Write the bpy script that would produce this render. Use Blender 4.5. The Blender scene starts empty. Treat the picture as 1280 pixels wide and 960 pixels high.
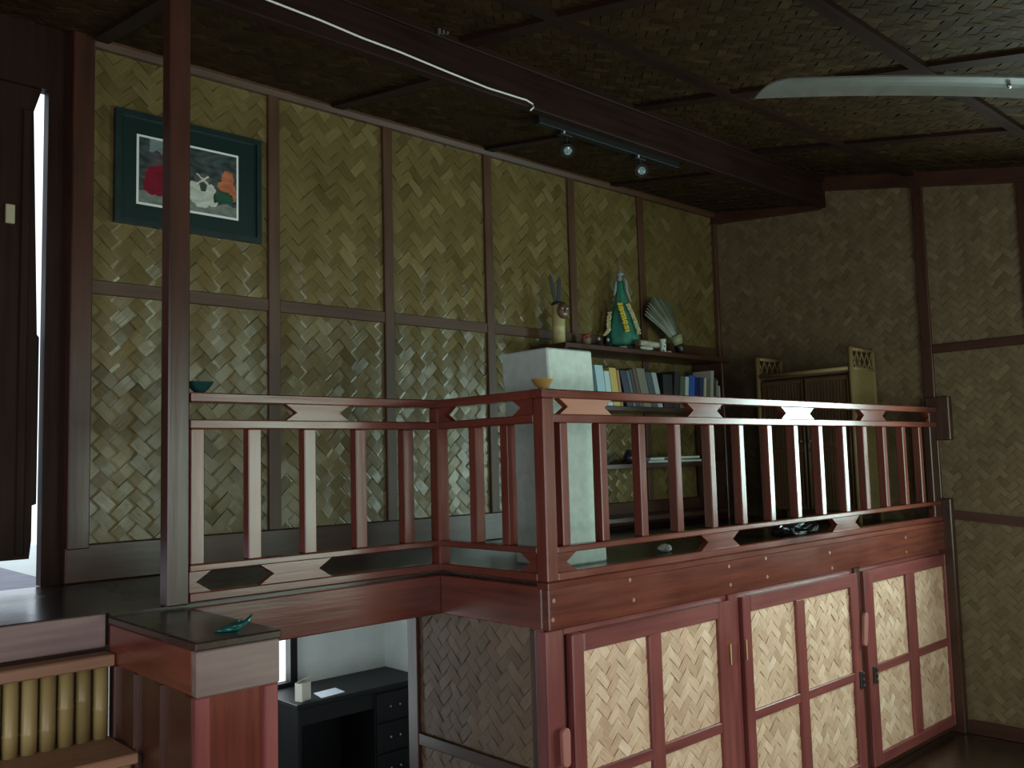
import bpy, bmesh, math, random
import numpy as np
from mathutils import Vector, Matrix
R = random.Random(7)
sc = bpy.context.scene
COL = sc.collection

# ------------------------------------------------------------------ camera
CAM = np.array([-5.2731, -3.5877, 1.55]); YAW, PITCH, ROLL, FPX = 0.7466, 0.0846, -0.027, 1131.08
_f = np.array([math.sin(YAW)*math.cos(PITCH), math.cos(YAW)*math.cos(PITCH), math.sin(PITCH)])
_r = np.array([math.cos(YAW), -math.sin(YAW), 0.0]); _u = np.cross(_r, _f)
_c, _s = math.cos(ROLL), math.sin(ROLL)
_r, _u = _c*_r+_s*_u, -_s*_r+_c*_u
cd = bpy.data.cameras.new('camera'); cam = bpy.data.objects.new('camera', cd); COL.objects.link(cam)
cd.sensor_width = 36.0; cd.lens = FPX/1280*36.0; cd.clip_start = .02
M = Matrix.Identity(4)
for i in range(3):
    M[i][0] = _r[i]; M[i][1] = _u[i]; M[i][2] = -_f[i]; M[i][3] = CAM[i]
cam.matrix_world = M; sc.camera = cam
def at(x, y, ax, val):
    d = _f+(x-640)/FPX*_r-(y-480)/FPX*_u
    return CAM+(val-CAM[ax])/d[ax]*d

# ------------------------------------------------------------------ world, lights, exposure
w = bpy.data.worlds.new('sky'); sc.world = w; w.use_nodes = True
bg = w.node_tree.nodes['Background']; bg.inputs[0].default_value = (.80, .90, 1.0, 1); bg.inputs[1].default_value = 1.0
sc.view_settings.view_transform = 'Standard'; sc.view_settings.look = 'None'
sc.view_settings.gamma = 1.0; sc.view_settings.use_curve_mapping = False
sc.view_settings.exposure = 0.75
sc.cycles.use_denoising = True
sc.cycles.max_bounces = 8
def area(name, loc, target, sx, sy, power, col):
    l = bpy.data.lights.new(name, 'AREA'); l.shape = 'RECTANGLE'; l.size = sx; l.size_y = sy; l.energy = power; l.color = col
    o = bpy.data.objects.new(name, l); COL.objects.link(o); o.location = loc
    o.rotation_euler = (Vector(target)-Vector(loc)).to_track_quat('-Z', 'Y').to_euler()
    return o
# daylight through the open front doorway, the side windows and the lower room's window, plus an added lamp there
area('daylight_front_opening', (-1.95, -4.25, 1.40), (-1.95, 0, 1.2), 1.7, 1.3, 29, (.76, 1.0, .79))
area('daylight_left_window', (-7.15, -2.2, 1.5), (-3, -1.4, 1.4), 1.8, 1.4, 12, (.97, 1.0, .95))
area('daylight_front_left_opening', (-5.3, -4.25, 1.0), (-4.6, 0, 1.0), 1.1, 1.9, 20, (1.0, .95, .95))
area('daylight_side_window', (0.15, -2.42, 1.58), (-3, -2.42, 1.58), .76, .80, 36, (.70, 1.0, .93))
area('daylight_lower_window', (-2.45, 2.5, .45), (-2.45, 0, .3), .8, .8, 4, (.92, 1.0, .97))
area('fill_lower_side', (-4.4, 1.3, .3), (-1, 1.3, .3), 1.0, .9, 3.6, (.90, 1.0, .97))  # added fill lamp that brightens the lower room's walls

# ------------------------------------------------------------------ materials
MATS = {}
def nodes(m):
    m.use_nodes = True
    return m.node_tree.nodes, m.node_tree.links, m.node_tree.nodes['Principled BSDF']
def flat(name, col, rough=.5, metal=0, spec=.5, coat=0, noise=0, nscale=20):
    if name in MATS: return MATS[name]
    m = bpy.data.materials.new(name); N, L, b = nodes(m); MATS[name] = m
    b.inputs['Base Color'].default_value = (*col, 1); b.inputs['Roughness'].default_value = rough
    b.inputs['Metallic'].default_value = metal; b.inputs['Specular IOR Level'].default_value = spec
    b.inputs['Coat Weight'].default_value = coat
    if noise:
        t = N.new('ShaderNodeTexCoord'); n = N.new('ShaderNodeTexNoise'); n.inputs['Scale'].default_value = nscale; n.inputs['Detail'].default_value = 4
        r = N.new('ShaderNodeValToRGB'); r.color_ramp.elements[0].position = .3; r.color_ramp.elements[1].position = .7
        r.color_ramp.elements[0].color = (*[c*(1-noise) for c in col], 1); r.color_ramp.elements[1].color = (*[min(1, c*(1+noise)) for c in col], 1)
        L.new(t.outputs['Object'], n.inputs['Vector']); L.new(n.outputs['Fac'], r.inputs['Fac']); L.new(r.outputs['Color'], b.inputs['Base Color'])
    return m
def wood(kind, axis):
    name = kind+'_grain_'+axis
    if name in MATS: return MATS[name]
    c1, c2, rough = {'red': ((.075, .018, .012), (.19, .045, .028), .20), 'dark': ((.030, .012, .008), (.075, .026, .016), .28),
                     'brown': ((.048, .020, .011), (.10, .044, .022), .42), 'rose': ((.13, .030, .030), (.25, .062, .055), .30),
                     'floor': ((.018, .010, .007), (.045, .022, .014), .22), 'grey': ((.14, .09, .08), (.26, .18, .16), .36), 'ebony': ((.012, .0055, .004), (.030, .013, .009), .5), 'tan': ((.20, .10, .055), (.34, .18, .10), .5), 'orange': ((.22, .055, .02), (.34, .095, .035), .4),
                     'rattan': ((.17, .105, .045), (.29, .19, .085), .5), 'rattandark': ((.06, .030, .014), (.115, .058, .028), .5)}[kind]
    m = bpy.data.materials.new(name); N, L, b = nodes(m); MATS[name] = m
    if kind == 'ebony': b.inputs['Specular IOR Level'].default_value = .1
    t = N.new('ShaderNodeTexCoord'); mp = N.new('ShaderNodeMapping'); s = [38, 38, 38]; s['xyz'.index(axis)] = 2.2
    mp.inputs['Scale'].default_value = s
    oi = N.new('ShaderNodeObjectInfo'); ad = N.new('ShaderNodeVectorMath'); ad.operation = 'ADD'
    mu = N.new('ShaderNodeVectorMath'); mu.operation = 'SCALE'; mu.inputs[0].default_value = (13, 7, 19); L.new(oi.outputs['Random'], mu.inputs['Scale'])
    L.new(t.outputs['Object'], ad.inputs[0]); L.new(mu.outputs[0], ad.inputs[1]); L.new(ad.outputs[0], mp.inputs['Vector'])
    n = N.new('ShaderNodeTexNoise'); n.inputs['Scale'].default_value = 1; n.inputs['Detail'].default_value = 5; n.inputs['Roughness'].default_value = .6
    L.new(mp.outputs[0], n.inputs['Vector'])
    n2 = N.new('ShaderNodeTexNoise'); n2.inputs['Scale'].default_value = 3.0; L.new(ad.outputs[0], n2.inputs['Vector'])
    r = N.new('ShaderNodeValToRGB'); r.color_ramp.elements[0].position = .32; r.color_ramp.elements[1].position = .70
    r.color_ramp.elements[0].color = (*c1, 1); r.color_ramp.elements[1].color = (*c2, 1)
    mx = N.new('ShaderNodeMath'); mx.operation = 'MULTIPLY_ADD'; mx.inputs[1].default_value = .65
    m2 = N.new('ShaderNodeMath'); m2.operation = 'MULTIPLY'; m2.inputs[1].default_value = .35
    L.new(n2.outputs['Fac'], m2.inputs[0]); L.new(n.outputs['Fac'], mx.inputs[0]); L.new(m2.outputs[0], mx.inputs[2])
    L.new(mx.outputs[0], r.inputs['Fac']); L.new(r.outputs['Color'], b.inputs['Base Color'])
    rr = N.new('ShaderNodeMapRange'); rr.inputs['To Min'].default_value = rough-.08; rr.inputs['To Max'].default_value = rough+.14
    L.new(n2.outputs['Fac'], rr.inputs['Value']); L.new(rr.outputs[0], b.inputs['Roughness'])
    bp = N.new('ShaderNodeBump'); bp.inputs['Strength'].default_value = .12; bp.inputs['Distance'].default_value = .004
    L.new(n.outputs['Fac'], bp.inputs['Height']); L.new(bp.outputs[0], b.inputs['Normal'])
    return m
def bamboo(name, cols, rough=.38, spec=.5):
    if name in MATS: return MATS[name]
    m = bpy.data.materials.new(name); N, L, b = nodes(m); MATS[name] = m
    oi = N.new('ShaderNodeObjectInfo'); ge = N.new('ShaderNodeNewGeometry'); ad = N.new('ShaderNodeMath'); ad.operation = 'ADD'
    fr = N.new('ShaderNodeMath'); fr.operation = 'FRACT'
    L.new(oi.outputs['Random'], ad.inputs[0]); L.new(ge.outputs['Random Per Island'], ad.inputs[1]); L.new(ad.outputs[0], fr.inputs[0])
    r = N.new('ShaderNodeValToRGB'); els = r.color_ramp.elements
    els[0].position = 0; els[0].color = (*cols[0], 1); els[1].position = 1; els[1].color = (*cols[-1], 1)
    for i, c in enumerate(cols[1:-1]):
        e = els.new((i+1)/(len(cols)-1)); e.color = (*c, 1)
    L.new(fr.outputs[0], r.inputs['Fac'])
    uv = N.new('ShaderNodeUVMap'); sp = N.new('ShaderNodeSeparateXYZ'); L.new(uv.outputs[0], sp.inputs[0])
    cb = N.new('ShaderNodeCombineXYZ')
    for k, sc_ in ((0, 1.4), (1, 15.0)):
        mm = N.new('ShaderNodeMath'); mm.operation = 'MULTIPLY'; mm.inputs[1].default_value = sc_
        L.new(sp.outputs[k], mm.inputs[0]); L.new(mm.outputs[0], cb.inputs[k])
    mz = N.new('ShaderNodeMath'); mz.operation = 'MULTIPLY'; mz.inputs[1].default_value = 91.0; L.new(fr.outputs[0], mz.inputs[0]); L.new(mz.outputs[0], cb.inputs[2])
    n = N.new('ShaderNodeTexNoise'); n.inputs['Scale'].default_value = 1; n.inputs['Detail'].default_value = 3; L.new(cb.outputs[0], n.inputs['Vector'])
    mr = N.new('ShaderNodeMapRange'); mr.inputs['From Min'].default_value = .3; mr.inputs['From Max'].default_value = .7
    mr.inputs['To Min'].default_value = .72; mr.inputs['To Max'].default_value = 1.15; L.new(n.outputs['Fac'], mr.inputs['Value'])
    vs = N.new('ShaderNodeVectorMath'); vs.operation = 'SCALE'; L.new(r.outputs['Color'], vs.inputs[0]); L.new(mr.outputs[0], vs.inputs['Scale'])
    L.new(vs.outputs[0], b.inputs['Base Color']); b.inputs['Roughness'].default_value = rough; b.inputs['Specular IOR Level'].default_value = spec
    bp = N.new('ShaderNodeBump'); bp.inputs['Strength'].default_value = .7; bp.inputs['Distance'].default_value = .0010
    L.new(n.outputs['Fac'], bp.inputs['Height']); L.new(bp.outputs[0], b.inputs['Normal'])
    return m
BAM_WALL = bamboo('bamboo_olive', [(.102, .073, .025), (.138, .100, .036), (.160, .117, .043), (.124, .090, .032), (.195, .146, .060)], .27)
BAM_DARK = bamboo('bamboo_brown', [(.115, .077, .042), (.145, .100, .055), (.16, .112, .063), (.135, .092, .050), (.19, .135, .078)], .45, .3)
BAM_DOOR = bamboo('bamboo_straw', [(.52, .305, .205), (.65, .41, .29), (.72, .47, .335), (.59, .355, .245), (.80, .555, .42)], .42)
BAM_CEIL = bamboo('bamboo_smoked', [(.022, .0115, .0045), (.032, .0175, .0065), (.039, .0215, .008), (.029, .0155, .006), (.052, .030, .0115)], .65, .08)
BAM_PART = bamboo('bamboo_tan', [(.12, .075, .045), (.155, .10, .06), (.175, .115, .07), (.14, .09, .052), (.20, .135, .085)], .5)
PLASTER = flat('white_plaster', (.62, .66, .63), .7, noise=.05, nscale=6)
BLACK = flat('black_paint', (.006, .006, .007), .5, spec=.3)
BACKING = flat('backing_board', (.035, .022, .012), .8)

# ------------------------------------------------------------------ mesh helpers
class MB:
    def __init__(s): s.v = []; s.f = []; s.u = {}
    def add(s, vs, fs):
        o = len(s.v); s.v += [tuple(map(float, p)) for p in vs]; s.f += [tuple(o+i for i in f) for f in fs]; return s
    def box(s, x0, x1, y0, y1, z0, z1):
        x0, x1 = min(x0, x1), max(x0, x1); y0, y1 = min(y0, y1), max(y0, y1); z0, z1 = min(z0, z1), max(z0, z1)
        return s.add([(x0,y0,z0),(x1,y0,z0),(x1,y1,z0),(x0,y1,z0),(x0,y0,z1),(x1,y0,z1),(x1,y1,z1),(x0,y1,z1)],
                     [(3,2,1,0),(4,5,6,7),(0,1,5,4),(1,2,6,5),(2,3,7,6),(3,0,4,7)])
    def prism(s, poly, axis, a0, a1):     # poly in the two remaining axes (in xyz order)
        def P(p, a):
            q = list(p); q.insert('xyz'.index(axis), a); return q
        n = len(poly)
        return s.add([P(p, a0) for p in poly]+[P(p, a1) for p in poly],
                     [tuple(range(n))[::-1], tuple(range(n, 2*n))]+[(i, (i+1) % n, n+(i+1) % n, n+i) for i in range(n)])
    def lathe(s, prof, c=(0, 0, 0), n=20, sx=1, sy=1):
        vs = []; fs = []
        for (r, z) in prof:
            for k in range(n):
                a = 2*math.pi*k/n; vs.append((c[0]+r*sx*math.cos(a), c[1]+r*sy*math.sin(a), c[2]+z))
        m = len(prof)
        for i in range(m-1):
            for k in range(n): fs.append((i*n+k, i*n+(k+1) % n, (i+1)*n+(k+1) % n, (i+1)*n+k))
        fs.append(tuple(range(n))[::-1]); fs.append(tuple((m-1)*n+k for k in range(n)))
        return s.add(vs, fs)
    def tube(s, pts, rad, n=8):
        pts = [Vector(p) for p in pts]; rads = rad if isinstance(rad, (list, tuple)) else [rad]*len(pts)
        vs = []; fs = []; up = Vector((0, 0, 1))
        for i, p in enumerate(pts):
            d = (pts[min(i+1, len(pts)-1)]-pts[max(i-1, 0)]).normalized()
            a = d.cross(up if abs(d.z) < .95 else Vector((1, 0, 0))).normalized(); b = d.cross(a)
            for k in range(n):
                t = 2*math.pi*k/n; vs.append(p+(a*math.cos(t)+b*math.sin(t))*rads[i])
        for i in range(len(pts)-1):
            for k in range(n): fs.append((i*n+k, i*n+(k+1) % n, (i+1)*n+(k+1) % n, (i+1)*n+k))
        fs.append(tuple(range(n))[::-1]); fs.append(tuple((len(pts)-1)*n+k for k in range(n)))
        return s.add(vs, fs)
    def ball(s, c, rx, ry=None, rz=None, nu=12, nv=8):
        ry = ry or rx; rz = rz or rx
        prof = [(math.sin(math.pi*i/nv), -math.cos(math.pi*i/nv)) for i in range(nv+1)]; prof[0] = (.02, -1); prof[-1] = (.02, 1)
        vs = []; fs = []
        for (r, z) in prof:
            for k in range(nu):
                a = 2*math.pi*k/nu; vs.append((c[0]+r*rx*math.cos(a), c[1]+r*ry*math.sin(a), c[2]+z*rz))
        for i in range(nv):
            for k in range(nu): fs.append((i*nu+k, i*nu+(k+1) % nu, (i+1)*nu+(k+1) % nu, (i+1)*nu+k))
        fs.append(tuple(range(nu))[::-1]); fs.append(tuple(nv*nu+k for k in range(nu)))
        return s.add(vs, fs)
    def build(s, name, mat, parent=None, smooth=False, bevel=0, local=False, origin=None):
        """world-space vertices, re-based on the parent's place (or on the thing's own base)"""
        if local: base = Vector((0, 0, 0))
        elif parent is not None: base = ORG[parent.name]
        elif origin is not None: base = Vector(origin)
        else:
            a = np.array(s.v); lo, hi = a.min(0), a.max(0); base = Vector(((lo[0]+hi[0])/2, (lo[1]+hi[1])/2, lo[2]))
        me = bpy.data.meshes.new(name); me.from_pydata([tuple(Vector(p)-base) for p in s.v], [], s.f)
        bm = bmesh.new(); bm.from_mesh(me)
        bmesh.ops.recalc_face_normals(bm, faces=bm.faces)
        if bevel: bmesh.ops.bevel(bm, geom=bm.edges[:], offset=bevel, segments=1, affect='EDGES', clamp_overlap=True)
        bm.to_mesh(me); bm.free()
        if smooth:
            for p in me.polygons: p.use_smooth = True
        me.materials.append(mat)
        o = bpy.data.objects.new(name, me); COL.objects.link(o)
        if parent is not None: o.parent = parent; ORG[o.name] = base
        else: o.location = base; ORG[o.name] = base
        return o
ORG = {}
def tag(o, label, cat=None, group=None, kind=None):
    o['label'] = label
    if cat: o['category'] = cat
    if group: o['group'] = group
    if kind: o['kind'] = kind
    return o
def thing(name, loc, label, cat=None, group=None, kind=None, rot=None):
    o = bpy.data.objects.new(name, None); COL.objects.link(o); o.location = loc; o.empty_display_size = .05
    if rot: o.rotation_euler = rot
    ORG[o.name] = Vector(loc); return tag(o, label, cat, group, kind)
def box(name, mat, parent, x0, x1, y0, y1, z0, z1, bevel=.003, **k):
    return MB().box(x0, x1, y0, y1, z0, z1).build(name, mat, parent, bevel=bevel, **k)
def lk(o, parent):
    COL.objects.link(o); o.parent = parent; return o

# woven split-bamboo: every float of the 2/2 twill is a small arched strip
def strip_mesh(wd, n, h=.0022):
    L_ = n*wd*1.12/2; W_ = wd*.985/2; rows = [(-1, -.0008), (-.72, h*.62), (0, h), (.72, h*.62), (1, -.0008)]
    V = []; F = []; UV = []
    for t, z in rows:
        V += [(t*L_, -W_, -.0045), (t*L_, -W_, z), (t*L_, W_, z), (t*L_, W_, -.0045)]
    for i in range(4):
        for k in range(3): F.append((i*4+k, i*4+4+k, i*4+5+k, i*4+1+k))
    uv = [((v[0]/L_+1)/2, (v[1]/W_+1)/2) for v in V]
    F = [f[::-1] for f in F]
    UV = [uv[i] for f in F for i in f]
    return np.array(V), F, UV
def weave(parent, mat, origin, du, dv, u1, v1, wd, n=2, single=None, seed=1, name='bamboo_strip', stuffname='woven_strips', skip=None):
    rr = random.Random(seed); du = Vector(du).normalized(); dv = Vector(dv).normalized(); nn = du.cross(dv); O = Vector(origin)
    k = wd/math.sqrt(2); N_ = int((u1+v1)/k)+8; fl = []
    for i in range(-N_, N_):
        for j in range(-N_, N_):
            ph = (i+j) % (2*n)
            if ph == 0: a, b, s_ = i+.5, j+n/2, -1
            elif ph == n: a, b, s_ = i+n/2, j+.5, 1
            else: continue
            u = (a+b)*k; v = (a-b)*k
            if -.02 <= u <= u1+.02 and -.02 <= v <= v1+.02 and not (skip and skip(u, v)): fl.append((u, v, s_))
    V, F, UV = strip_mesh(wd, n)
    if single is not None:
        fl.sort(key=lambda q: single(q[0], q[1]) if single(q[0], q[1]) is not None else 1e9)
        ns = min(300, sum(1 for q in fl if single(q[0], q[1]) is not None))
    else: ns = 0
    def mat4(q):
        u, v, s_ = q; ang = s_*math.pi/4+rr.uniform(-.03, .03)
        ax = du*math.cos(ang)+dv*math.sin(ang); ay = -du*math.sin(ang)+dv*math.cos(ang)
        az = (nn+ax*rr.uniform(-.05, .05)+ay*rr.uniform(-.06, .06)).normalized(); ay = az.cross(ax).normalized(); ax = ay.cross(az)
        p = O+du*u+dv*v+nn*(.003+rr.uniform(-.0006, .0009)); ay = ay*rr.uniform(.93, 1.03)
        return Matrix(((ax.x, ay.x, az.x, p.x), (ax.y, ay.y, az.y, p.y), (ax.z, ay.z, az.z, p.z), (0, 0, 0, 1)))
    base = ORG[parent.name]
    if ns:
        me = bpy.data.meshes.new(name); me.from_pydata([tuple(v) for v in V], [], F); l = me.uv_layers.new(name='UVMap')
        l.data.foreach_set('uv', [c for p in UV for c in p]); me.materials.append(mat)
        for q in fl[:ns]:
            o = bpy.data.objects.new(name, me); lk(o, parent); m = mat4(q); m.translation -= base; o.matrix_local = m
    rest = fl[ns:]
    if rest:
        Vh = np.c_[V, np.ones(len(V))]; AV = []; AF = []
        for idx, q in enumerate(rest):
            m = mat4(q); m.translation -= base
            AV.append((Vh @ np.array(m).T)[:, :3]); o_ = idx*len(V); AF += [tuple(o_+i for i in f) for f in F]
        me = bpy.data.meshes.new(stuffname); me.from_pydata(np.concatenate(AV).tolist(), [], AF)
        l = me.uv_layers.new(name='UVMap'); l.data.foreach_set('uv', np.tile(np.array(UV, dtype=np.float32).ravel(), len(rest)))
        me.materials.append(mat); o = bpy.data.objects.new(stuffname, me); lk(o, parent); o['kind'] = 'stuff'

# ================================================================== THE SETTING
Y1, Y3, X2 = -.89, -1.4586, -3.166          # outer lines of the loft edge
ZL = 1.145                                   # loft floor
def ceil_main(y): return 3.28+.2*(y+.82)
def soffit(y): return 3.235+.163*y

# long woven wall behind the loft
wb = box('wall_back', BACKING, None, -4.17, .12, .0, .10, 1.0, 3.45, 0)
tag(wb, 'olive woven bamboo wall with dark studs behind the loft', kind='structure')
weave(wb, BAM_WALL, (-4.125, 0, 1.25), (1, 0, 0), (0, 0, 1), 4.1, 2.0, .048, 2, single=lambda u, v: u+.25*abs(v-.9), seed=3)
studs = [-3.372, -2.762, -2.110, -1.458, -.820]
for x in studs: box('stud', wood('brown', 'z'), wb, x-.027, x+.027, -.022, 0, 1.27, 3.23)
box('stud', wood('brown', 'z'), wb, -.035, .0, -.035, 0, 1.145, 3.24)
ex = [-4.167]+studs+[-.03]
for a, b in zip(ex[:-1], ex[1:]): box('mid_rail', wood('brown', 'x'), wb, a+.026, b-.026, -.018, 0, 2.227, 2.281)
MB().prism([(-.001, 3.195), (-.03, 3.195), (-.045, 3.215), (-.045, 3.245), (-.001, 3.25)], 'x', -4.14, -.02).build('crown_moulding', wood('brown', 'x'), wb)
box('jamb', wood('dark', 'z'), wb, -4.217, -4.140, -.05, .02, 1.27, 3.25, .004)
bb = box('baseboard_back', wood('dark', 'x'), None, -4.217, -.02, -.03, 0, ZL, 1.285, .005)
tag(bb, 'dark wide baseboard under the olive woven wall', kind='structure')

# left continuation with the doorway
wbl = MB().box(-7.0, -5.15, .0, .10, 1.0, 3.45).box(-5.15, -4.29, .0, .06, 2.99, 3.45).box(-4.29, -4.17, .0, .058, 1.145, 3.45).build('wall_back_left', wood('ebony', 'z'))
tag(wbl, 'dark boarded wall around the ajar door beside the loft landing', kind='structure')
dr = MB().prism([(-5.13, 1.245), (-4.325, 1.245), (-4.318, 1.31), (-4.318, 1.435), (-4.3035, 1.44), (-4.3035, 2.05), (-4.311, 2.06), (-4.335, 2.90), (-4.30, 3.02), (-5.13, 3.02)], 'y', .02, .055).build('door_1', wood('ebony', 'z'))
tag(dr, 'dark timber door standing ajar with bright daylight in the gap', kind='structure')
box('latch_plate', flat('dull_brass', (.35, .30, .2), .5), dr, -4.425, -4.395, .005, .02, 2.46, 2.53, .002)
box('stile', wood('ebony', 'z'), dr, -4.372, -4.345, .008, .02, 1.26, 2.9, .003)
pf = box('floor_porch', flat('porch_stone', (.24, .235, .28), .8, noise=.15, nscale=9), None, -7, -4.17, .0, 6.0, .95, 1.13, 0)
tag(pf, 'pale stone porch floor seen under the door', kind='structure')

# right wall with window just past the frame
WY0, WY1, WZ0, WZ1 = -2.80, -2.03, 1.18, 2.0
wr = MB().box(0, .12, WY1, .12, -.1, 3.5).box(0, .12, WY0, WY1, -.1, WZ0).box(0, .12, WY0, WY1, WZ1, 3.5).box(0, .12, -5.0, WY0, -.1, 3.5).build('wall_right', BACKING)
tag(wr, 'brown woven bamboo wall at the end of the loft', kind='structure')
weave(wr, BAM_DARK, (0, 0, .03), (0, -1, 0), (0, 0, 1), 2.02, 3.2, .034, 2, seed=9, single=None)
for y in (-1.418, -1.975): box('stud', wood('dark', 'z'), wr, -.024, 0, y-.03, y+.03, .06, ceil_main(y), .003)
box('mid_rail', wood('dark', 'y'), wr, -.02, 0, -1.945, -1.448, 2.095, 2.145)
MB().prism([(-1.448, 1.165), (-1.945, 1.120), (-1.945, 1.170), (-1.448, 1.215)], 'x', -.02, 0).build('mid_rail', wood('dark', 'y'), wr)
MB().prism([(-.001, 3.15), (-.001, 3.235), (-.82, 3.12), (-.82, 3.075)], 'x', -.035, 0).build('crown_moulding', wood('dark', 'y'), wr)
MB().prism([(-.82, ceil_main(-.82)-.085), (-.82, ceil_main(-.82)+.01), (-3.2, ceil_main(-3.2)+.01), (-3.2, ceil_main(-3.2)-.085)], 'x', -.035, 0).build('crown_moulding', wood('dark', 'y'), wr)
br = box('baseboard_right', wood('dark', 'y'), None, -.022, 0, -4.9, -1.52, 0, .075, .004)
tag(br, 'dark baseboard along the brown woven wall', kind='structure')
w1 = MB().box(-.02, .10, WY0-.05, WY0, WZ0-.05, WZ1+.05).box(-.02, .10, WY1, WY1+.03, WZ0-.05, WZ1+.05).box(-.02, .10, WY0, WY1, WZ0-.05, WZ0).box(-.02, .10, WY0, WY1, WZ1, WZ1+.05).build('window_1', wood('dark', 'z'))
tag(w1, 'open dark framed window in the brown woven wall', kind='structure')

# unseen walls of the room
wf = MB().box(-7.1, -5.87, -4.20, -4.10, -.1, 3.0).box(-5.87, -4.73, -4.20, -4.10, 1.97, 3.0).box(-4.73, -2.82, -4.20, -4.10, -.1, 3.0).box(-1.08, .12, -4.20, -4.10, -.1, 3.0).box(-2.82, -1.08, -4.20, -4.10, 2.06, 3.0).box(-2.82, -1.08, -4.20, -4.10, -.1, .74).build('wall_front', BACKING)
tag(wf, 'dark wall with a window and an open doorway facing the loft', kind='structure')
wl = MB().box(-7.1, -7.0, -4.9, -3.12, -.1, 3.5).box(-7.1, -7.0, -1.28, .1, -.1, 3.5).box(-7.1, -7.0, -3.12, -1.28, -.1, .78).box(-7.1, -7.0, -3.12, -1.28, 2.22, 3.5).build('wall_left', BACKING); tag(wl, 'dark wall with an open window at the far left of the room', kind='structure')

# floors
fl = MB().box(-7.0, 0, -4.85, Y1, -.12, 0).build('floor', wood('floor', 'x')); tag(fl, 'dark polished timber floor before the cabinet', kind='structure')
lf = MB().box(-7.0, X2+.02, -.82, .0, 1.03, ZL).box(X2+.02, 0, Y3+.03, .0, 1.03, ZL).box(-4.34, X2+.02, Y1+.02, -.82, 1.03, ZL).build('floor_loft', wood('floor', 'x'))
tag(lf, 'dark glossy raised timber floor of the loft', kind='structure')

# ceilings
ce = MB().prism([(-.82, 3.292), (-4.95, ceil_main(-4.95)+.012), (-4.95, ceil_main(-4.95)+.15), (-.82, 3.45)], 'x', -7.1, .12).build('ceiling', BACKING)
tag(ce, 'dark sloping ceiling of smoked woven bamboo panels', kind='structure')
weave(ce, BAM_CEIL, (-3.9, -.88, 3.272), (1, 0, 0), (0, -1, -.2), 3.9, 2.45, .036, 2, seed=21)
cl = MB().prism([(.1, 3.262), (-.80, soffit(-.80)+.012), (-.80, 3.45), (.1, 3.45)], 'x', -7.1, .12).build('ceiling_loft', BACKING)
tag(cl, 'lower dark woven ceiling over the loft behind the beam', kind='structure')
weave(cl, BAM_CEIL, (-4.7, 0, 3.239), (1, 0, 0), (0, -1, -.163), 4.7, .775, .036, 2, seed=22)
box('beam', wood('ebony', 'x'), ce, -7.0, 0, -.848, -.80, 3.086, 3.31, .004)
box('beam_fillet', wood('ebony', 'x'), ce, -7.0, 0, -.865, -.845, ceil_main(-.85)-.03, 3.30, .003)
for yb in (-1.385, -2.23, -3.05):
    z = ceil_main(yb); MB().prism([(yb-.03, z-.006-.022), (yb+.03, z+.006-.022), (yb+.03, z+.02), (yb-.03, z+.01)], 'x', -6.9, -.03).build('batten', wood('ebony', 'x'), ce)
for xb in (-.83, -1.855, -2.95, -4.0):
    ya, yb = -.865, -4.8; MB().prism([(ya, ceil_main(ya)-.018), (yb, ceil_main(yb)-.018), (yb, ceil_main(yb)+.01), (ya, ceil_main(ya)+.01)], 'x', xb-.035, xb+.035).build('cross_batten', wood('ebony', 'y'), ce)
for xb in (-1.10, -2.12, -3.06, -4.12):
    ya, yb = -.04, -.80; MB().prism([(ya, soffit(ya)-.016), (yb, soffit(yb)-.016), (yb, soffit(yb)+.01), (ya, soffit(ya)+.01)], 'x', xb-.03, xb+.03).build('cross_batten', wood('ebony', 'y'), cl)

for k in range(3):
    q = at(549+k*5, 36, 1, -.875); box('clip_strip', flat('clip_grey', (.10, .09, .08), .5), ce, q[0]-.004, q[0]+.004, -.880, -.868, q[2]-.022, q[2]+.022, 0)
# lower room behind the opening
lr = MB().box(-4.40, -1.10, 2.36, 2.46, -.75, -.02).box(-1.985, -1.10, 2.36, 2.46, -.02, 1.1).box(-4.40, -2.95, 2.36, 2.46, -.02, 1.1).box(-2.95, -1.985, 2.36, 2.46, .92, 1.1).build('wall_lower_back', PLASTER)
tag(lr, 'pale grey plaster wall behind the black desk', kind='structure')
t = box('wall_lower_right', PLASTER, None, -1.185, -1.10, -.69, 2.36, -.75, 1.1, 0); tag(t, 'pale plaster side wall at the end of the black desk', kind='structure')
t = MB().box(-4.50, -4.40, -.69, .75, -.75, 1.03).box(-4.50, -4.40, .75, 1.85, -.75, -.2).box(-4.50, -4.40, .75, 1.85, .8, 1.03).box(-4.50, -4.40, 1.85, 2.46, -.75, 1.03).build('wall_lower_left', PLASTER); tag(t, 'pale plaster wall of the lower room beside the stairs', kind='structure')  # opening in this wall is added to let the fill lamp in
t = box('floor_lower', flat('lower_floor_tile', (.25, .23, .21), .5), None, -4.5, -1.1, -.89, 2.46, -.85, -.73, 0); tag(t, 'floor of the lower room under the desk', kind='structure')
t = box('ceiling_lower', PLASTER, None, -4.5, -1.1, .0, 2.46, 1.03, 1.12, 0); tag(t, 'pale ceiling over the black desk', kind='structure')
w2 = MB().box(-2.01, -1.955, 2.33, 2.40, -.02, .95).box(-2.99, -2.94, 2.33, 2.40, -.02, .95).box(-2.94, -2.01, 2.33, 2.40, -.05, .03).box(-2.94, -2.01, 2.33, 2.40, .90, .95).build('window_2', BLACK)
tag(w2, 'black framed bright window beside the black desk', kind='structure')

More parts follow.
